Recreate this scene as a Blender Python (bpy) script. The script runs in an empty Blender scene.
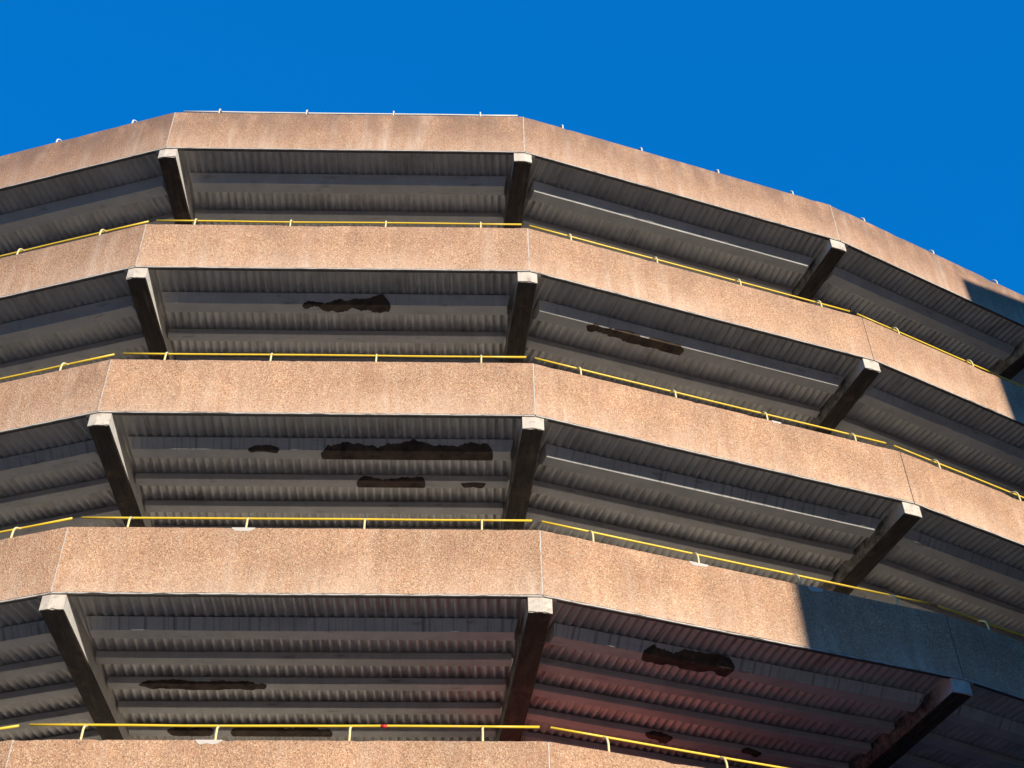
import bpy, bmesh, math, random
from mathutils import Vector, Matrix, noise
random.seed(7)
S = bpy.context.scene
C = S.collection
R = math.radians

# ------------------------------------------------------------------ layout
EYE = 1.6                                   # camera height above the street
H, PH = 3.0, 1.034                          # storey height, parapet height
V = [(-11.508, 15.293, 19.761), (-5.724, 13.761, 19.687), (.314, 13.986, 19.615),
     (5.974, 16.077, 19.542), (10.32, 18.55, 19.478)]
V = [Vector((x, y, z + EYE)) for x, y, z in V]
def extend(a, b, turn, length, first):
    d = math.atan2(b.y - a.y, b.x - a.x) + turn
    return Vector((b.x + length*math.cos(d), b.y + length*math.sin(d), b.z + (.073 if first else -.073)))
for _ in range(2):
    V.insert(0, extend(V[1], V[0], R(-17.5), 6.0, True))
for _ in range(2):
    V.append(extend(V[-2], V[-1], R(17.5), 6.0, False))
NB = len(V) - 1                             # eight bays; the photo looks at bays 2..5
NL = 7                                      # seven decks; the photo looks at 0..4
DEPTH = 4.7                                 # from parapet face to the core wall
class Bay: pass
B = []
for i in range(NB):
    b = Bay(); a, c = V[i], V[i+1]
    t = Vector((c.x - a.x, c.y - a.y, 0)); b.L = t.length; t.normalize()
    b.a, b.t, b.n, b.sl = a, t, Vector((-t.y, t.x, 0)), (c.z - a.z)/b.L
    B.append(b)
for i in range(NB):
    def half(p, q): return .5*math.acos(max(-1, min(1, p.t.dot(q.t))))
    B[i].m0 = math.tan(half(B[i-1], B[i])) if i else math.tan(R(8.7))
    B[i].m1 = math.tan(half(B[i], B[i+1])) if i < NB-1 else math.tan(R(8.7))
BASE = Vector((0, 38, 0))
def P(i, k, u, v, w):
    """bay i, deck k: u along the panel, v inward from its face, w above its bottom edge"""
    b = B[i]
    return b.a + b.t*u + b.n*v + Vector((0, 0, -k*H - PH + b.sl*u + w)) - BASE

# ------------------------------------------------------------------ helpers
def link(name, verts, faces, mat, parent=None, uvs=None, smooth=False):
    me = bpy.data.meshes.new(name)
    me.from_pydata([tuple(v) for v in verts], [], faces)
    if uvs:
        ul = me.uv_layers.new(name='UVMap')
        for l in me.loops: ul.data[l.index].uv = uvs[l.vertex_index]
    for m in (mat if isinstance(mat, list) else [mat]): me.materials.append(m)
    bm = bmesh.new(); bm.from_mesh(me); bmesh.ops.recalc_face_normals(bm, faces=bm.faces); bm.to_mesh(me); bm.free()
    if smooth:
        for p in me.polygons: p.use_smooth = True
    o = bpy.data.objects.new(name, me); C.objects.link(o)
    if parent: o.parent = parent
    return o
def tag(o, label=None, cat=None, group=None, kind=None):
    if label: o['label'] = label
    if cat: o['category'] = cat
    if group: o['group'] = group
    if kind: o['kind'] = kind
    return o
def empty(name, loc):
    o = bpy.data.objects.new(name, None); C.objects.link(o); o.location = loc; return o
class MB:
    def __init__(s): s.v, s.f, s.u = [], [], []
    def hexa(s, p, uv=None):                 # eight corners: 0-3 bottom ring, 4-7 top ring
        n = len(s.v); s.v += p; s.u += uv or [(0, 0)]*8
        s.f += [tuple(n+j for j in q) for q in ((0,3,2,1),(4,5,6,7),(0,1,5,4),(1,2,6,5),(2,3,7,6),(3,0,4,7))]
    def box(s, x0, x1, y0, y1, z0, z1):
        s.hexa([Vector(q) for q in ((x0,y0,z0),(x1,y0,z0),(x1,y1,z0),(x0,y1,z0),(x0,y0,z1),(x1,y0,z1),(x1,y1,z1),(x0,y1,z1))])
    def sweep(s, rings, closed=True, cap=True, uvs=None):
        n = len(s.v); m = len(rings[0])
        for j, r in enumerate(rings):
            s.v += r; s.u += uvs[j] if uvs else [(0, 0)]*m
        for j in range(len(rings)-1):
            for q in range(m if closed else m-1):
                a, b = n + j*m + q, n + j*m + (q+1) % m
                s.f.append((a, b, b+m, a+m))
        if cap and closed:
            s.f.append(tuple(n+q for q in range(m))[::-1]); s.f.append(tuple(n+(len(rings)-1)*m+q for q in range(m)))
    def tube(s, pts, r, seg=10):
        rings = []
        for j, p in enumerate(pts):
            d = (pts[min(j+1, len(pts)-1)] - pts[max(j-1, 0)]).normalized()
            a = d.cross(Vector((.31, .17, .93)));
            if a.length < .1: a = d.cross(Vector((1, 0, 0)))
            a.normalize(); c = d.cross(a)
            rings.append([p + a*r*math.cos(2*math.pi*q/seg) + c*r*math.sin(2*math.pi*q/seg) for q in range(seg)])
        s.sweep(rings)
    def build(s, name, mat, parent=None, smooth=False):
        return link(name, s.v, s.f, mat, parent, s.u, smooth)

# ------------------------------------------------------------------ materials
class NT:
    def __init__(s, name, rough=.8):
        s.m = bpy.data.materials.new(name); s.m.use_nodes = True
        s.t = s.m.node_tree; s.b = s.t.nodes['Principled BSDF']; s.b.inputs['Roughness'].default_value = rough
        s.b.inputs['Specular IOR Level'].default_value = .3
    def n(s, kind, **kw):
        o = s.t.nodes.new(kind)
        for a, v in kw.items(): setattr(o, a, v)
        return o
    def L(s, a, b): s.t.links.new(a, b)
    def inp(s, node, **kw):
        for a, v in kw.items():
            i = node.inputs[a.replace('_', ' ')]
            if hasattr(v, 'links'): s.L(v, i)
            else: i.default_value = v
        return node
    def obj(s): return s.n('ShaderNodeTexCoord').outputs['Object']
    def uv(s): return s.n('ShaderNodeTexCoord').outputs['UV']
    def mapping(s, vec, scale):
        m = s.n('ShaderNodeMapping'); s.L(vec, m.inputs['Vector']); m.inputs['Scale'].default_value = scale; return m.outputs[0]
    def noise(s, vec, scale, detail=4, rough=.6):
        o = s.n('ShaderNodeTexNoise'); s.inp(o, Vector=vec, Scale=scale, Detail=detail, Roughness=rough); return o.outputs['Fac']
    def vor(s, vec, scale, out='Color', feature='F1'):
        o = s.n('ShaderNodeTexVoronoi', feature=feature); s.inp(o, Vector=vec, Scale=scale); return o.outputs[out]
    def ramp(s, fac, stops, interp='LINEAR'):
        r = s.n('ShaderNodeValToRGB'); r.color_ramp.interpolation = interp; e = r.color_ramp.elements
        while len(e) < len(stops): e.new(.5)
        for q, (p, c) in zip(e, stops):
            q.position = p; q.color = (c, c, c, 1) if isinstance(c, (int, float)) else (*c, 1)
        s.L(fac, r.inputs[0]); return r.outputs[0]
    def math(s, op, a, b=None, clamp=False):
        o = s.n('ShaderNodeMath', operation=op, use_clamp=clamp)
        for j, x in enumerate((a, b)):
            if x is None: continue
            if hasattr(x, 'links'): s.L(x, o.inputs[j])
            else: o.inputs[j].default_value = x
        return o.outputs[0]
    def sep(s, vec):
        o = s.n('ShaderNodeSeparateXYZ'); s.L(vec, o.inputs[0]); return o.outputs
    def mix(s, fac, a, b, mode='MIX'):
        o = s.n('ShaderNodeMix', data_type='RGBA', blend_type=mode)
        for j, x in ((0, fac), (6, a), (7, b)):
            if hasattr(x, 'links'): s.L(x, o.inputs[j])
            else: o.inputs[j].default_value = x if j == 0 else (*x, 1)
        return o.outputs[2]
    def prop(s, name):
        o = s.n('ShaderNodeAttribute', attribute_type='OBJECT', attribute_name=name); return o.outputs['Fac']
    def bump(s, h, strength=.4, dist=.01):
        o = s.n('ShaderNodeBump'); s.inp(o, Height=h, Strength=strength, Distance=dist); s.L(o.outputs[0], s.b.inputs['Normal'])
    def col(s, c):
        if hasattr(c, 'links'): s.L(c, s.b.inputs['Base Color'])
        else: s.b.inputs['Base Color'].default_value = (*c, 1)
        return s.m

def aggregate():
    t = NT('exposed_aggregate', .85); ob = t.obj(); uv = t.uv(); ux = t.sep(uv)
    v = t.sep(t.vor(ob, 72))[0]
    v2 = t.sep(t.vor(ob, 118))[1]
    peb = t.ramp(v, [(0, (.07,.030,.017)), (.10, (.26,.122,.062)), (.24, (.49,.262,.138)), (.48, (.63,.362,.190)), (.72, (.55,.250,.122)), (.88, (.86,.63,.40))], 'CONSTANT')
    peb2 = t.ramp(v2, [(0, (.15,.072,.040)), (.17, (.47,.252,.134)), (.6, (.60,.336,.177)), (.9, (.82,.56,.35))], 'CONSTANT')
    c = t.mix(.26, t.mix(.32, peb, peb2), (.545,.312,.178))
    mac = t.ramp(t.noise(ob, 1.3, 5), [(.28, .82), (.72, 1.14)])
    c = t.mix(1, c, mac, 'MULTIPLY')
    run = t.ramp(t.noise(t.mapping(uv, (4.5, .35, 1)), 1.0, 5), [(.3, .91), (.7, 1.06)])
    c = t.mix(1, c, run, 'MULTIPLY')
    red = t.ramp(t.noise(ob, 3.1, 4), [(.48, 0.), (.72, .35)])
    c = t.mix(red, c, (.42,.2,.12), 'MIX')
    # pale lime bloom rising from the bottom edge and running down in streaks
    streak = t.noise(t.mapping(uv, (7, .8, 1)), 1.0, 5)
    low = t.ramp(ux[1], [(0, 1.), (.12, .60), (.60, .0)])
    wide = t.ramp(t.noise(t.mapping(uv, (.8, .7, 1)), 1.0, 3), [(.35, .25), (.65, 1.)])
    lime = t.math('MULTIPLY', t.math('MULTIPLY', low, wide), t.ramp(streak, [(.3, .25), (.65, 1.)]))
    st2 = t.ramp(t.noise(t.mapping(uv, (3.2, .5, 1)), 1.0, 6), [(.47, 0.), (.64, .75)])
    lime = t.math('ADD', t.math('MULTIPLY', lime, .8), t.math('MULTIPLY', t.math('MULTIPLY', st2, t.ramp(streak, [(.4, 0.), (.7, 1.)])), t.math('ADD', t.math('MULTIPLY', t.prop('dirt'), 1.0), .25)), True)
    c = t.mix(lime, c, (.74,.55,.40))
    # soot under the coping, heavier on the panels that carry a higher 'dirt'
    top = t.ramp(ux[1], [(.15, 0.), (.95, 1.)])
    grime = t.math('MULTIPLY', t.math('MULTIPLY', top, t.ramp(t.noise(t.mapping(uv, (2.2, 1.3, 1)), 1., 6), [(.32, 0.), (.56, 1.)])), t.math('ADD', t.prop('dirt'), .12), True)
    c = t.mix(t.math('MULTIPLY', grime, .75), c, (.13,.085,.066))
    c = t.mix(t.math('MULTIPLY', t.prop('dirt'), .42), c, (.27,.14,.085))
    t.bump(t.math('ADD', t.vor(ob, 72, 'Distance'), t.math('MULTIPLY', t.noise(ob, 140, 2), .5)), .55, .012)
    return t.col(c)
def concrete(name, c0, c1, stain=(.06,.045,.035), amt=.4, scale=5, rough=.85):
    t = NT(name, rough); ob = t.obj()
    c = t.mix(t.ramp(t.noise(ob, scale, 6), [(.3, 0.), (.7, 1.)]), c0, c1)
    c = t.mix(t.math('MULTIPLY', t.ramp(t.noise(ob, scale*.7+1.3, 8, .7), [(.52, 0.), (.72, 1.)]), amt), c, stain)
    t.bump(t.noise(ob, scale*12, 5), .3, .006)
    return t.col(c)
def beam_concrete():
    # pale cast sides, underside black-brown with damp and soot
    t = NT('beam_concrete', .8); ob = t.obj(); uv = t.uv()
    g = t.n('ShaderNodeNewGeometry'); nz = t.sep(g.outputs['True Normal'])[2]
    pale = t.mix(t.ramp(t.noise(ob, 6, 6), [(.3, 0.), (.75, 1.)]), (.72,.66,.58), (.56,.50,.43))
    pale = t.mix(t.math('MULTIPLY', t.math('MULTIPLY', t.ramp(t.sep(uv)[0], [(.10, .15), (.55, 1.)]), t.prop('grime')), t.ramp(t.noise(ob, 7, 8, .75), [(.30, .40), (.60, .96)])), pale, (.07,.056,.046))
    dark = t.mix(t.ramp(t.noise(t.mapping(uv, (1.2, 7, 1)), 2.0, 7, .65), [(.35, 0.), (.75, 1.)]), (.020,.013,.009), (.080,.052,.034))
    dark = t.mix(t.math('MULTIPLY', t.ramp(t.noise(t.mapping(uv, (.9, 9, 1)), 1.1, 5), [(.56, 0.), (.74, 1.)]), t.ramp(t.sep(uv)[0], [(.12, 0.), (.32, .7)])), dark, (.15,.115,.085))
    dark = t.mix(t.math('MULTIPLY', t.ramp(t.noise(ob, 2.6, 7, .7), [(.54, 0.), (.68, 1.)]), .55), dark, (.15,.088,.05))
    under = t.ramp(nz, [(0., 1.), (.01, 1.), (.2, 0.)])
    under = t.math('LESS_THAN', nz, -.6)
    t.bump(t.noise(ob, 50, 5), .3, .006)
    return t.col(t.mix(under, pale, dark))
def soffit_mat():
    t = NT('corrugated_soffit', .42); t.b.inputs['Metallic'].default_value = .1; t.b.inputs['Specular IOR Level'].default_value = .5; ob = t.obj(); uv = t.uv(); ux = t.sep(uv)
    c = t.mix(t.ramp(t.noise(ob, 2.2, 6), [(.3, 0.), (.7, 1.)]), (.60,.555,.50), (.46,.42,.375))
    blot = t.ramp(t.noise(t.mapping(uv, (1.6, 2.6, 1)), 1.3, 7, .65), [(.52, 0.), (.72, .6)])
    c = t.mix(blot, c, (.12,.09,.07))
    # lap joints between the sheets
    fr = t.math('FRACT', t.math('ADD', t.math('MULTIPLY', ux[0], 1/.98), t.prop('shift')))
    lap = t.math('LESS_THAN', fr, .008)
    c = t.mix(t.math('MULTIPLY', lap, .55), c, (.03,.025,.02))
    # dimmer light between the first purlin and the parapet, painted into the colour
    edge = t.ramp(ux[1], [(.0, .55), (.10, .3), (.13, 0.)])
    c = t.mix(t.math('MULTIPLY', edge, t.ramp(t.noise(t.mapping(uv, (3, .6, 1)), 2., 5), [(.3, .4), (.7, 1.)])), c, (.11,.095,.085))
    t.bump(t.noise(ob, 40, 4), .15, .004)
    return t.col(c)
def purlin_mat():
    t = NT('purlin_plaster', .6); ob = t.obj(); uv = t.uv()
    c = t.mix(t.ramp(t.noise(ob, 3.2, 6), [(.3, 0.), (.7, 1.)]), (.56,.52,.47), (.44,.405,.365))
    drip = t.math('MULTIPLY', t.math('LESS_THAN', t.sep(uv)[1], .178), t.prop('drip'))
    drip = t.math('MULTIPLY', t.ramp(t.noise(t.mapping(uv, (16, .25, 1)), 1., 4), [(.50, 0.), (.68, .75)]), drip)
    c = t.mix(drip, c, (.05,.045,.042))
    blot = t.ramp(t.noise(t.mapping(uv, (1.2, 5, 1)), 1.6, 7, .7), [(.58, 0.), (.72, .7)])
    c = t.mix(blot, c, (.12,.095,.078))
    t.bump(t.noise(ob, 30, 5), .25, .005)
    return t.col(c)
def paint(name, c, chip, rough=.4, amt=.5):
    t = NT(name, rough); ob = t.obj(); t.b.inputs['Specular IOR Level'].default_value = .5
    k = t.ramp(t.noise(ob, 7, 8, .7), [(.60, 0.), (.66, amt)])
    cc = t.mix(t.ramp(t.noise(ob, 2.1, 4), [(.3, 0.), (.7, .5)]), c, tuple(x*.75 for x in c))
    return t.col(t.mix(k, cc, chip))
M = dict(
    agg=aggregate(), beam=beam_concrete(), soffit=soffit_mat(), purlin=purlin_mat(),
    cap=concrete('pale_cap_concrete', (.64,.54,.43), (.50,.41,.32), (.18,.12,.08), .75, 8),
    lip=concrete('drip_edge_concrete', (.60,.53,.45), (.42,.36,.30), (.07,.05,.04), .8, 6),
    shade_strip=concrete('painted_edge_shade', (.06,.05,.042), (.11,.09,.075), (.02,.015,.012), .3, 8, .6),
    seal=concrete('joint_mortar', (.60,.54,.47), (.46,.40,.34), (.10,.08,.07), .8, 7),
    patch=concrete('repair_mortar', (.60,.52,.44), (.50,.42,.35), (.34,.26,.2), .3, 12),
    slab=concrete('deck_concrete', (.60,.56,.50), (.50,.47,.42), (.12,.1,.09), .3, 2),
    core=concrete('core_wall_concrete', (.84,.78,.69), (.78,.72,.63), (.2,.17,.14), .3, 1.5),
    red=paint('red_bounce_paint', (.56,.17,.145), (.3,.2,.17), .5, .4),
    spall=concrete('broken_concrete', (.045,.030,.021), (.13,.085,.055), (.009,.007,.006), .95, 5, .95),
    damp=concrete('damp_plaster', (.37,.33,.28), (.24,.205,.17), (.12,.1,.08), .6, 9),
    yellow=paint('yellow_rail_paint', (.86,.55,.035), (.55,.42,.28), .38, .5),
    white=paint('pale_rail_paint', (.80,.71,.55), (.45,.38,.3), .45, .4),
    post=paint('cream_post_paint', (.84,.66,.30), (.5,.40,.28), .4, .5),
    crack=concrete('open_joint', (.09,.065,.05), (.05,.035,.028), (.3,.25,.2), .3, 7),
    tape=paint('red_tape', (.6,.02,.02), (.6,.02,.02), .4, 0.),
)

# ------------------------------------------------------------------ the multi-storey car park ramp
garage = tag(empty('car_park_building', BASE), 'round open-sided car park with pinkish pebbled concrete parapets and yellow handrails on every deck', 'car park')
def fb(x, s=1.0, seed=0.): return noise.noise(Vector((x*s, seed, .37)))
DIRT = {(2,0): 1.15, (3,0): .72, (4,0): .75, (5,0): .85, (2,1): .34, (3,1): .14, (4,1): .2, (5,1): .26, (2,2): .14, (5,2): .18, (4,2): .12, (4,3): .12}
SEEN = range(2, 6)

def parapet(i, k):
    b = B[i]; g = .008; T = .16; n = max(2, int(b.L/.08)); sd = i*3.1 + k*7.7
    prof = [(0, .030), (0, .33), (0, .68), (0, PH-.014), (.010, PH), (T, PH), (T, .115), (.072, .115), (.072, .030)]
    rings, uvs = [], []
    for j in range(n+1):
        s = j/n; r, uu = [], []
        for q, (v, w) in enumerate(prof):
            u0, u1 = g + v*b.m0, b.L - g - v*b.m1
            u = u0 + (u1-u0)*s
            dw = .0035*fb(u, 7, sd) + .003*fb(u, 19, sd+2) if q in (0, 3, 4) else 0
            dv = .003*fb(u, 3, sd+5) if q in (1, 2) else 0
            if q in (3, 4): dw -= max(0, fb(u, 2.3, sd+9)-.34)*.08 + max(0, fb(u, 11, sd+12)-.45)*.05     # small chips along the arris
            r.append(P(i, k, u, v+dv, w+dw)); uu.append((u + sd*3.7, w))
        rings.append(r); uvs.append(uu)
    m = MB(); m.sweep(rings, uvs=uvs)
    o = m.build('parapet_panel', M['agg'], garage); o['dirt'] = float(DIRT.get((i, k), .08))
    # pale drip edge under the panel, ragged
    rings = []
    for j in range(n+1):
        s = j/n; r = []
        for q, (v, w) in enumerate([(-.004, .002), (-.004, .021), (.06, .024), (.06, 0)]):
            u0, u1 = g + max(v, 0)*b.m0, b.L - g - max(v, 0)*b.m1
            u = u0 + (u1-u0)*s
            r.append(P(i, k, u, v + .002*fb(u, 9, sd+3), w + (.005*fb(u, 6, sd+4) + .004*fb(u, 23, sd) + max(0, fb(u, 4, sd+8)-.35)*.04*(q == 0) if q < 2 else 0)))
        rings.append(r)
    m = MB(); m.sweep(rings); m.build('drip_edge', M['lip'], o)
    # dark strip painting in the shade under the drip edge
    m = MB(); u0, u1 = .19, b.L-.19
    m.hexa([P(i,k,u0,.003,-.005), P(i,k,u1,.003,-.005), P(i,k,u1-.01,.050,-.005), P(i,k,u0+.01,.050,-.005),
            P(i,k,u0,.003,-.0008), P(i,k,u1,.003,-.0008), P(i,k,u1-.01,.050,-.0008), P(i,k,u0+.01,.050,-.0008)])
    m.build('edge_shade', M['shade_strip'], o)
    return o
def joint(i, k):            # mortar joint at the corner between bay i-1 and bay i
    m = MB(); pts = []
    for w in (.03, PH-.012):
        pts += [P(i-1,k,B[i-1].L-.0115,.0035,w), P(i,k,0,.0035,w) , P(i,k,.0115,.0035,w), P(i,k,.0115,.14,w), P(i-1,k,B[i-1].L-.0115,.14,w)]
    m.v = pts; m.u = [(0,0)]*10
    m.f = [(0,1,2,3,4), (9,8,7,6,5)] + [(q, (q+1)%5, (q+1)%5+5, q+5) for q in range(5)]
    m.build('joint_seal', M['crack'] if i in (5, 6) and k != 0 else M['seal'], garage)
BEAMDIR = {3: (3, .06, .040), 4: (3, None, -.100), 5: (4, None, -.015)}
def beam_frame(i):
    """bay used, offset of the axis along it at the face, and lateral drift per metre inward"""
    if i == 3: return 3, .042, .040
    if i == 4: return 3, B[3].L - .030, -.100
    if i == 5: return 4, B[4].L - .055, -.012
    if i == 6: return 5, B[5].L - .06, -.012
    if i < 3: return i, .05, .05
    return (i-1, B[i-1].L, -.14)
def beam(i, k):
    j, uc, dr = beam_frame(i); hw = .150; z0, z1 = -.215, .075
    def Q(s, v, w):
        # follow the two panel faces at the front so the cap has its slight point
        return P(j, k, uc + dr*v + s, v, w)
    # depth of the panel face at lateral offset s
    def front(s):
        u = uc + s
        if u < 0: return .02 + (-u)*2*B[j].m0*1.0
        if u > B[j].L: return .02 + (u-B[j].L)*2*B[j].m1
        return .02
    uv = B[j].L if uc > 1 else 0
    ss = [-hw, max(-hw+.01, min(hw-.01, uv-uc)), hw]
    capd = .10
    # bevelled outline across the beam (s, w)
    def ring(v, fr=None):
        c = .014
        sec = [(-hw, z1), (-hw, z0+c), (-hw+c, z0), (ss[1], z0), (hw-c, z0), (hw, z0+c), (hw, z1), (ss[1], z1)]
        out = []
        for s, w in sec:
            vv = (front(s) + fr) if fr is not None else v
            out.append(Q(s, vv, w))
        return out, [((v if fr is None else fr), s*.9 + 3*i + 5*k) for s, w in sec]
    vs = [.5, .9, 1.4, 2., 2.8, 3.6, 4.6, DEPTH]
    rr = [ring(0, .012)] + [ring(v) for v in vs]
    m = MB(); m.sweep([r[0] for r in rr], uvs=[r[1] for r in rr])
    o = m.build('beam', M['beam'], garage); o['grime'] = .12 if i == 3 else 1.0  # less grime on the sunlit side: part of its sunlight is put into colour
    # clean pale face at the beam's end, its lower edge ragged
    m = MB(); N = 24; rings = []
    for q in range(N+1):
        s = -hw - .002 + (2*hw + .004)*q/N
        lo = z0 - .002 + (.012*abs(fb(s, 14, i*2+k*5)) + .02*max(0, fb(s, 8, i+k*3)) if 0 < q < N else 0)
        v0 = front(s)
        rings.append([Q(s, v0-.006, lo), Q(s, v0-.006, z1-.08), Q(s, v0+.014, z1-.08), Q(s, v0+.014, lo)])
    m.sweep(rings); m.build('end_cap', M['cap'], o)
    return o
def clipv(i, u):
    """how far inward the sheet at u may run before it meets a radial beam"""
    b = B[i]; vm = DEPTH - .01
    j, uc, dr = beam_frame(i); 
    l = (uc, dr) if j == i else (uc - B[j].L, dr + 2*b.m0)
    j, uc, dr = beam_frame(i+1) if i+1 <= NB-1 else (i, b.L, -b.m1)
    r = (uc, dr) if j == i else (b.L + uc, dr - 2*b.m1)
    lo, hi = l[0] + .0, r[0] - .0
    if l[1] > 0 and u < lo + l[1]*vm: vm = min(vm, max(.05, (u - lo)/l[1]))
    if r[1] < 0 and u > hi + r[1]*vm: vm = min(vm, max(.05, (hi - u)/-r[1]))
    return vm, l, r
PITCH, AMP = .1257, .019
def soffit(i, k):
    b = B[i]; m = MB(); n = int((b.L - .1)/(PITCH/8)); verts, uvs, faces = [], [], []
    fine = i in SEEN and k < 5
    if not fine: n = max(4, n//8)
    for j in range(n+1):
        u = .05 + (b.L-.1)*j/n; vm, _, _ = clipv(i, u)
        z = .059 + (AMP*math.cos(2*math.pi*u/PITCH) if fine else 0)
        for q in range(5):
            v = .076 + (vm-.076)*q/4 if vm > .1 else .076 + .02*q/4
            zz = z + .0015*fb(u*3+v, 3, k+i)
            verts.append(P(i, k, u, v, zz)); uvs.append((u, v/DEPTH))
    for j in range(n):
        for q in range(4):
            a = j*5+q; faces.append((a, a+1, a+6, a+5))
    o = link('corrugated_soffit', verts, faces, M['soffit'], garage, uvs, True); o['shift'] = random.random()
    return o
def slab(i, k):
    b = B[i]; m = MB(); z0, z1 = .118, .22
    m.hexa([P(i,k,.162*b.m0,.162,z0), P(i,k,b.L-.162*b.m1,.162,z0), P(i,k,b.L-DEPTH*b.m1,DEPTH,z0), P(i,k,DEPTH*b.m0,DEPTH,z0),
            P(i,k,.162*b.m0,.162,z1), P(i,k,b.L-.162*b.m1,.162,z1), P(i,k,b.L-DEPTH*b.m1,DEPTH,z1), P(i,k,DEPTH*b.m0,DEPTH,z1)])
    m.build('deck_slab', M['slab'], garage)
# profile of a purlin (v, w): outer top, outer bottom, inner bottom, inner top
def purlin_profile(j, depth=None):
    if j == 0:
        d = depth or .108
        return [(.535, .030), (.64, -d+.012), (.652, -d), (.845, -d), (.858, -d+.012), (.93, .030)]
    v0 = 1.345 + .625*(j-1)
    return [(v0, .030), (v0+.012, -.050), (v0+.020, -.057), (v0+.178, -.057), (v0+.186, -.050), (v0+.195, .030)]
FACE1 = {(4,0): .107, (4,1): .100, (4,2): .105, (4,3): .086, (5,0): .086, (5,1): .082, (5,2): .082, (5,3): .082, (3,0): .103}
def spans(i, v):
    _, l, r = clipv(i, 0)
    return l[0] + l[1]*v + .165, r[0] + r[1]*v - .165
def purlin(i, k, j):
    prof = purlin_profile(j, FACE1.get((i, k), .097 if j == 0 else None)); sd = i*5.3 + k*2.9 + j*1.7
    va = prof[2][0]; u0, u1 = spans(i, va); u0 += .075 if j == 0 else .02; u1 -= .03
    n = int((u1-u0)/.12); rings, uvs = [], []
    for q in range(n+1):
        s = q/n; u = u0 + (u1-u0)*s; r, uu = [], []; acc = 0
        sag = .004*fb(u, .9, sd)
        for x, (v, w) in enumerate(prof):
            if x: acc += math.hypot(v-prof[x-1][0], w-prof[x-1][1])
            ins = .05*max(0, (.03 - w)/.14) if j == 0 else 0          # ends cut back at the bottom
            ue = u + (ins if q == 0 else -ins if q == n else 0)
            r.append(P(i, k, ue, v + .002*fb(u, 4, sd+x), w + sag + .002*fb(u, 8, sd+3))); uu.append((u + sd, acc))
        rings.append(r); uvs.append(uu)
    m = MB(); m.sweep(rings, uvs=uvs)
    o = m.build('purlin', M['purlin'], garage)
    o['drip'] = {3: 1.0, 2: .8, 1: .25, 0: .1}[k] if j == 0 else .15
    o['prof_bay'] = i
    return o
def spall(po, i, k, j, ua, ub, s_lo, s_hi, seed, halo=False):
    """broken-away patch draped over a purlin; s runs 0..1 down the outer face and 1..2 across the bottom"""
    prof = [Vector(p) for p in purlin_profile(j, FACE1.get((i, k), .097 if j == 0 else None))]
    d1 = (prof[1]-prof[0]).normalized(); n1 = Vector((d1.y, -d1.x));
    if n1.x > 0: n1 = -n1
    def on(s, off):
        if s < 1: return prof[0].lerp(prof[1], s) + n1*off
        return prof[2].lerp(prof[3], s-1) + Vector((0, -off))
    N = max(16, int((ub-ua)/.012)); front, back, verts, faces = [], [], [], []
    cols = []
    for q in range(N+1):
        x = q/N; u = ua + (ub-ua)*x
        x0, x1 = x*(ub-ua), (1-x)*(ub-ua)
        eh = min(1, (x0+.01)/.05, (x1+.01)/.045); el = min(1, ((x0+.004)/(.10+.10*abs(fb(1, 1, seed+8))))**.8, ((x1+.004)/.12)**.6)
        jag = round(1.6*fb(u, 7, seed+11)*3)/3*.6
        wob = .75*fb(u, 2.4, seed) + .60*fb(u, 6.5, seed+1) + .20*fb(u, 18, seed+6) + .12*fb(u, 46, seed+7) + .22*jag
        wo2 = .80*fb(u, 2.0, seed+2) + .60*fb(u, 5.5, seed+3) + .20*fb(u, 17, seed+5) + .13*fb(u, 40, seed+9) + .20*jag
        mid = min((s_lo+s_hi)/2, 1.35) + .12*fb(u, 3, seed+4)
        hi = mid + (s_hi-mid)*eh*(1 + wob*(.5 if s_hi > 2 else 1))
        lo = mid + (s_lo-mid)*el*(1 + wo2)
        hi = max(min(hi, 1.995), .05); lo = max(min(lo, hi-.01), .01)
        c = sorted([lo, hi, min(max(.999, lo), hi), min(max(1.0, lo), hi)])
        while len(c) < 4: c.append(c[-1])
        cols.append((u, c[:4]))
    m = MB(); rings = []
    for u, c in cols:
        r = []
        for s in c:
            p = on(s, .0020 if halo else .0050 + .002*fb(u*11+s*5, 2, seed)); r.append(P(i, k, u, p.x, p.y + .004*fb(u, .9, i*5.3+k*2.9+j*1.7)))
        for s in reversed(c):
            p = on(s, -.004); r.append(P(i, k, u, p.x, p.y + .004*fb(u, .9, i*5.3+k*2.9+j*1.7)))
        rings.append(r)
    m.sweep(rings); m.build('damp_stain' if halo else 'broken_patch', M['damp' if halo else 'spall'], po)

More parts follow.
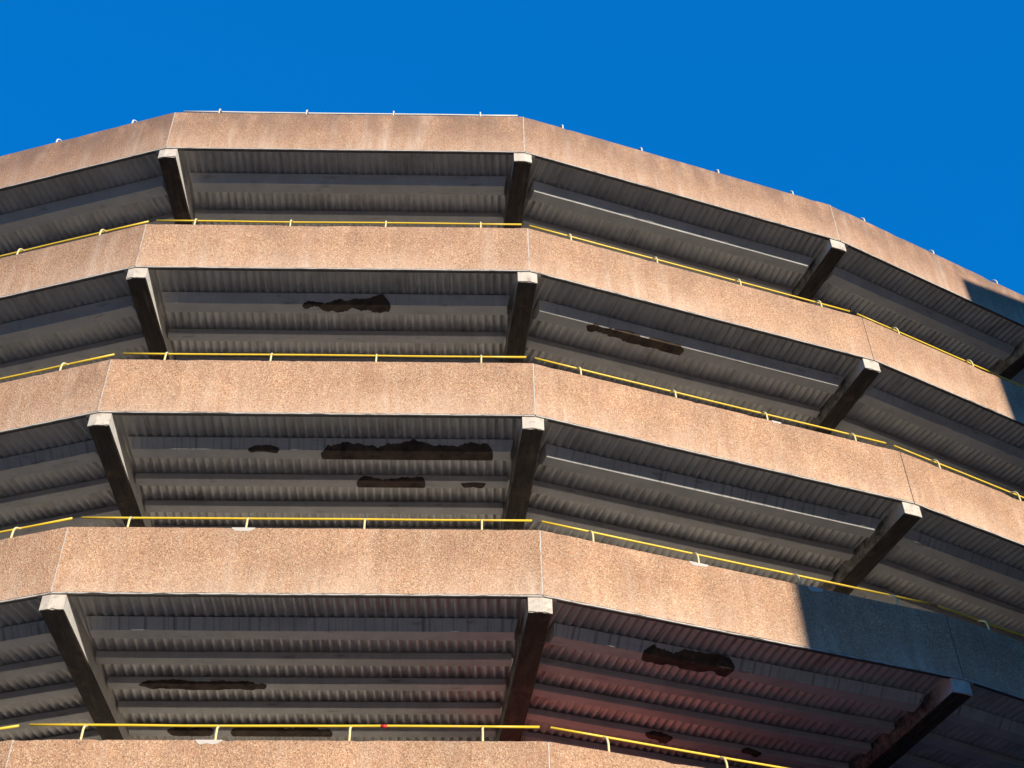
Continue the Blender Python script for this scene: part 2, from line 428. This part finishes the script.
RAILV, RAILW = .16, 1.300
def handrail(i, k, posts, u0, u1, mat, pmat):
    m = MB(); n = 10; sd = i*2+k*3
    rv, rw = (RAILV, RAILW) if k else (RAILV, 1.268) if i == 3 else (.235, 1.245)       # the roof rail is bent back along the side bays
    m.tube([P(i, k, u0 + (u1-u0)*q/n, rv + .004*fb(q, .6, sd), rw + .007*fb(q, .5, sd+7)) for q in range(n+1)], .0155)
    o = m.build('handrail', mat, garage, True)
    if k == 0: o['label'] = 'pale unpainted handrail along the roof parapet'
    for u in posts:
        path = [P(i, k, u, .028, PH-.05), P(i, k, u, .028, PH+.04), P(i, k, u+.003*fb(u, 9, sd), .029, PH+.105)]
        hk = .90 if k else (.82 if i == 3 else .72)
        for v, w in ((.034, .150), (.047, .190), (.068, .222), (.095, .246), (.127, .260)):
            path.append(P(i, k, u, v, PH + w*hk))
        if rv == RAILV: path.append(P(i, k, u, rv, rw))
        else: path = path[:-2] + [P(i, k, u, .10, PH+.186), P(i, k, u, .15, PH+.190), P(i, k, u, .20, PH+.196), P(i, k, u, rv, rw)]
        m = MB(); m.tube(path, .0150, 8); m.build('rail_post', pmat, o, True)
    return o
def rail_posts(i):
    L = B[i].L
    if i == 5: return [.84, 2.53, 4.15]
    return [.75 + (L-1.5)*q/3 for q in range(4)] if i != 2 else [L - .84 - 1.48*q for q in (3, 2, 1, 0)]
def mortar(po, i, k, u, w=.30, d=.055, seed=0):
    m = MB(); N = 14; rings = []
    for q in range(N+1):
        x = u - w/2 + w*q/N; e = min(1, min(q, N-q)/2.2)
        lo = PH - .018 - d*e*(.8+.5*fb(x, 12, seed)) ; lo = min(lo, PH-.02)
        rings.append([P(i,k,x,-.0055,lo), P(i,k,x,-.0055,PH-.004), P(i,k,x,.03,PH+.006), P(i,k,x,.03,lo)])
    m.sweep(rings); m.build('repair_patch', M['patch'], po)

for k in range(NL):
    for i in range(NB):
        po = parapet(i, k); slab(i, k); soffit(i, k)
        if i: joint(i, k); beam(i, k)
        if (i, k) == (3, 3): mortar(po, 3, 3, 2.24, .30, .05, 1)
        if (i, k) == (3, 4): mortar(po, 3, 4, 2.20, .30, .05, 2)
        if (i, k) == (4, 3): mortar(po, 4, 3, 2.24, .28, .055, 3); mortar(po, 4, 3, 3.98, .24, .06, 6)
        if (i, k) == (4, 2): mortar(po, 4, 2, 3.90, .16, .03, 4)
        if k < 5 and i in range(1, 7):
            L = B[i].L; mat = M['white'] if k == 0 else M['yellow']; pm = M['white'] if k == 0 else M['post']
            h = handrail(i, k, rail_posts(i), .09, L-.09, mat, pm)
            if (i, k) == (3, 4):
                m = MB(); m.tube([P(3,4,4.12,RAILV,RAILW), P(3,4,4.19,RAILV,RAILW)], .0225); m.build('red_tape', M['tape'], h, True)
NP = {0: 3, 1: 4, 2: 5, 3: 7}
PU = {}
for k in NP:
    for i in SEEN:
        for j in range(NP[k]): PU[i, k, j] = purlin(i, k, j)
for q, (i, k, j, ua, ub, lo, hi) in enumerate([
    (3,1,0, 2.50,3.88, .55,1.75), (3,2,0, 2.00,2.44, .75,1.25), (3,2,0, 3.02,5.46, .62,2.6), (3,2,1, 3.48,4.48, .30,2.6), (3,2,1, 5.00,5.36, 1.2,1.75),
    (3,3,2, .72,2.42, .55,1.95), (3,3,4, .90,1.55, .4,1.8), (3,3,4, 1.78,3.2, .3,2.5),
    (4,1,0, 1.22,2.92, .95,1.95), (4,3,0, 1.62,2.92, .20,1.75), (4,3,3, 2.50,2.92, .2,1.7), (4,3,3, 4.0,4.32, .6,1.5),
    ]):
    spall(PU[i, k, j], i, k, j, ua, ub, lo, hi, q*3.3)

# core wall the decks spring from, one lift per storey; red added on one stretch to bounce a red glow
for k in range(-1, NL):
    for i in range(NB):
        b = B[i]; v0, v1 = DEPTH+.004, DEPTH+.35; m = MB()
        if k == -1:
            continue
        w0, w1 = (.225 - H if k < NL-1 else -(V[0].z - NL*H + H - PH) - 0.5), .222
        m.hexa([P(i,k,v0*b.m0,v0,w0), P(i,k,b.L-v0*b.m1,v0,w0), P(i,k,b.L-v1*b.m1,v1,w0), P(i,k,v1*b.m0,v1,w0),
                P(i,k,v0*b.m0,v0,w1), P(i,k,b.L-v0*b.m1,v0,w1), P(i,k,b.L-v1*b.m1,v1,w1), P(i,k,v1*b.m0,v1,w1)])
        o = m.build('core_wall', M['red'] if (i, k) == (4, 3) else M['core'], garage)

# ------------------------------------------------------------------ sun, and the stepped building whose shadow falls on the right-hand bays
SUN_EL, SUN_AZ = R(7.5), R(31)
sd = Vector((math.sin(SUN_AZ)*math.cos(SUN_EL), -math.cos(SUN_AZ)*math.cos(SUN_EL), math.sin(SUN_EL)))
hs = Vector((sd.x, sd.y, 0)).normalized(); rise = math.tan(SUN_EL)
per = Vector((hs.y*-1, hs.x, 0))                    # to the right, square to the sun
DIST, SKEW = 13.0, .45
p_a = Vector((3.72, 15.24, 0)); pa = p_a + hs*DIST; za = 10.72 + EYE + DIST*rise
pb0 = Vector((8.63, 17.60, 0)); sB = (pb0 - p_a).dot(per)
zb = 19.10 + EYE + ((pa - pb0).dot(hs) - SKEW*sB)*rise
def T(s, d, z): return pa + per*s + hs*(d - SKEW*s) + Vector((0, 0, z))
t = NT('red_sandstone', .9); ob = t.obj()
br = t.n('ShaderNodeTexBrick'); t.inp(br, Vector=t.mapping(ob, (1, 1, 1)), Scale=3.0)
br.inputs['Color1'].default_value = (.20,.12,.09,1); br.inputs['Color2'].default_value = (.16,.095,.07,1); br.inputs['Mortar'].default_value = (.13,.10,.085,1)
M['stone'] = t.col(t.mix(t.ramp(t.noise(ob, 1.5, 5), [(.3, 0.), (.7, .4)]), br.outputs['Color'], (.2,.14,.11)))
t = NT('window_glass', .08); M['glass'] = t.col((.03,.035,.04))
M['frame'] = paint('window_frame_paint', (.7,.68,.64), (.4,.35,.3))
blk = tag(empty('stone_building', T(0, 0, 0)), 'stepped red stone building with sash windows facing the car park across the street', 'building')
blk_inv = T(0, 0, 0)
def TT(s, d, z): return T(s, d, z) - blk_inv
m = MB(); m.hexa([TT(0,0,-.3), TT(sB,0,-.3), TT(sB,9,-.3), TT(0,9,-.3), TT(0,0,za), TT(sB,0,za), TT(sB,9,za), TT(0,9,za)])
m.build('wall', M['stone'], blk)
sl = .03; W2 = 24
m = MB(); m.hexa([TT(sB+.003,0,-.3), TT(sB+W2,0,-.3), TT(sB+W2,9,-.3), TT(sB+.003,9,-.3), TT(sB+.003,0,zb), TT(sB+W2,0,zb+sl*W2), TT(sB+W2,9,zb+sl*W2), TT(sB+.003,9,zb)])
m.build('tower_wall', M['stone'], blk)
for s0, nz in ((1.0, 4), (3.4, 4), (sB+1.2, 6), (sB+4.0, 6), (sB+6.8, 6)):
    for q in range(nz):
        z = 1.2 + 3.0*q; mm = MB()
        for (a, b_, c, d_) in ((0,1.2,0,.1), (0,1.2,1.7,1.8), (0,.1,.1,1.7), (1.1,1.2,.1,1.7), (.1,1.1,.86,.94)):
            mm.hexa([TT(s0+a,-.06,z+c), TT(s0+b_,-.06,z+c), TT(s0+b_,-.004,z+c), TT(s0+a,-.004,z+c), TT(s0+a,-.06,z+d_), TT(s0+b_,-.06,z+d_), TT(s0+b_,-.004,z+d_), TT(s0+a,-.004,z+d_)])
        wf = mm.build('window', M['frame'], blk)
        mm = MB(); mm.hexa([TT(s0+.1,-.03,z+.1), TT(s0+1.1,-.03,z+.1), TT(s0+1.1,-.008,z+.1), TT(s0+.1,-.008,z+.1), TT(s0+.1,-.03,z+1.7), TT(s0+1.1,-.03,z+1.7), TT(s0+1.1,-.008,z+1.7), TT(s0+.1,-.008,z+1.7)])
        mm.build('pane', M['glass'], wf)

# two street blocks behind and to the left of the viewpoint, closing the street
M['render'] = concrete('painted_render', (.76,.71,.62), (.68,.62,.54), (.35,.31,.26), .3, .8)
def street_block(o3, dx, dy, w_, d_, h_, mat, label):
    e = tag(empty('street_building', o3), label, 'building'); dx, dy = Vector(dx), Vector(dy)
    def q3(u, v, z): return dx*u + dy*v + Vector((0, 0, z))
    def bx(name, m_, u0, u1, v0, v1, z0, z1, par=e):
        m = MB(); m.hexa([q3(u0,v0,z0), q3(u1,v0,z0), q3(u1,v1,z0), q3(u0,v1,z0), q3(u0,v0,z1), q3(u1,v0,z1), q3(u1,v1,z1), q3(u0,v1,z1)])
        return m.build(name, m_, par)
    bx('wall', mat, 0, w_, 0, d_, -.3, h_); bx('cornice', M['lip'], -.2, w_+.2, -.3, -.003, h_-.6, h_-.2)
    for a in range(int(w_/3.2)):
        for c_ in range(int(h_/3.4)):
            u = 1 + 3.2*a; z = 1.2 + 3.4*c_
            f = bx('window', M['frame'], u, u+1.3, -.05, -.004, z, z+1.9); bx('pane', M['glass'], u+.12, u+1.18, -.062, -.052, z+.12, z+1.78, f)
street_block(Vector((-1, -13, 0)), (-1, 0, 0), (0, -1, 0), 26, 10, 21, M['stone'], 'long dark stone block with rows of sash windows behind the viewpoint')
street_block(Vector((-27, -12, 0)), (0, 1, 0), (-1, 0, 0), 30, 10, 17, M['render'], 'cream rendered block with rows of sash windows on the left of the street')

# added unseen red boards; sunlight off them throws a red glow on the soffit
hb = P(4, 4, 2.6, 3.4, .22) + BASE
hd = tag(empty('bounce_boards', hb), 'added red boards on posts, out of sight, bouncing red light onto the soffit', 'bounce_boards')
def hq(u, v, w): return P(4, 4, u, v, w) + BASE - hb
def hbox(m, u0, u1, v0, v1, w0, w1):
    m.hexa([hq(u0,v0,w0), hq(u1,v0,w0), hq(u1,v1,w0), hq(u0,v1,w0), hq(u0,v0,w1), hq(u1,v0,w1), hq(u1,v1,w1), hq(u0,v1,w1)])
for q in range(5):
    m = MB(); hbox(m, .3+1.0*q, .3+1.0*q+.985, 3.4, 3.42, .25, 2.66); m.build('board', M['red'], hd)
    m = MB(); hbox(m, .33+1.0*q, .40+1.0*q, 3.423, 3.49, .224, 2.62); m.build('post', M['core'], hd)

# ------------------------------------------------------------------ street
asp = concrete('forecourt_paving', (.37,.335,.285), (.31,.28,.24), (.2,.18,.15), .3, .6, .9)
pav = concrete('paving', (.30,.28,.25), (.24,.22,.20), (.15,.13,.12), .3, 1.5, .9)
m = MB(); m.v = [Vector(q) for q in ((-1500,-1500,0),(1500,-1500,0),(1500,1500,0),(-1500,1500,0))]; m.u = [(0,0)]*4; m.f = [(0,1,2,3)]
tag(m.build('ground', asp), kind='structure')
m = MB(); n = len(V)
inner = [Vector((v.x, v.y, 0)) for v in V]
out = []
for q in range(n):
    b = B[min(q, NB-1)]; a = B[max(q-1, 0)]; d = (a.n + b.n).normalized(); out.append((inner[q] - d*2.4, inner[q] + d*5.5))
rings = [[a, a + Vector((0,0,.12)), c + Vector((0,0,.12)), c] for a, c in out]
m.sweep(rings); tag(m.build('pavement', pav), kind='structure')

# ------------------------------------------------------------------ light
l = bpy.data.lights.new('sun', 'SUN'); l.energy = 2.6; l.angle = R(.9); l.color = (1, .965, .87)
so = bpy.data.objects.new('sun', l); C.objects.link(so); so.rotation_euler = sd.to_track_quat('Z', 'Y').to_euler(); so.location = (0, 0, 60)
w = bpy.data.worlds.new('World'); S.world = w; w.use_nodes = True; nt = w.node_tree
bg = nt.nodes['Background']; sky = nt.nodes.new('ShaderNodeTexSky'); sky.sky_type = 'NISHITA'; sky.sun_disc = False
sky.sun_elevation = SUN_EL; sky.sun_rotation = math.pi - SUN_AZ; sky.altitude = 200; sky.air_density = 1.0; sky.dust_density = .2; sky.ozone_density = 3.0
gm = nt.nodes.new('ShaderNodeGamma'); gm.inputs['Gamma'].default_value = .25
tint = nt.nodes.new('ShaderNodeMix'); tint.data_type = 'RGBA'; tint.blend_type = 'MULTIPLY'; tint.inputs[0].default_value = 1; tint.inputs[7].default_value = (.004, .550, 1.60, 1)
nt.links.new(sky.outputs[0], gm.inputs['Color']); nt.links.new(gm.outputs[0], tint.inputs[6]); nt.links.new(tint.outputs[2], bg.inputs['Color'])
bg.inputs['Strength'].default_value = .15

# ------------------------------------------------------------------ camera
f, pitch, roll = 1355.6, R(43.35372), R(1.446783)
c, s_ = math.cos(pitch), math.sin(pitch); cr, sr = math.cos(roll), math.sin(roll)
rt, up, fw = Vector((1,0,0)), Vector((0,-s_,c)), Vector((0,c,s_))
rt2, up2 = rt*cr - up*sr, rt*sr + up*cr
rt2, up2 = rt*cr - up*sr, up*cr + rt*sr
cam = bpy.data.cameras.new('camera'); co = bpy.data.objects.new('camera', cam); C.objects.link(co)
mw = Matrix(((rt2.x, up2.x, -fw.x, 0), (rt2.y, up2.y, -fw.y, 0), (rt2.z, up2.z, -fw.z, EYE), (0,0,0,1)))
co.matrix_world = mw
cam.sensor_width = 36; cam.lens = 36*f/1024; cam.clip_start = .1; cam.clip_end = 5000
S.camera = co
S.view_settings.view_transform = 'Standard'; S.view_settings.look = 'None'; S.view_settings.exposure = 1.22; S.view_settings.gamma = 1
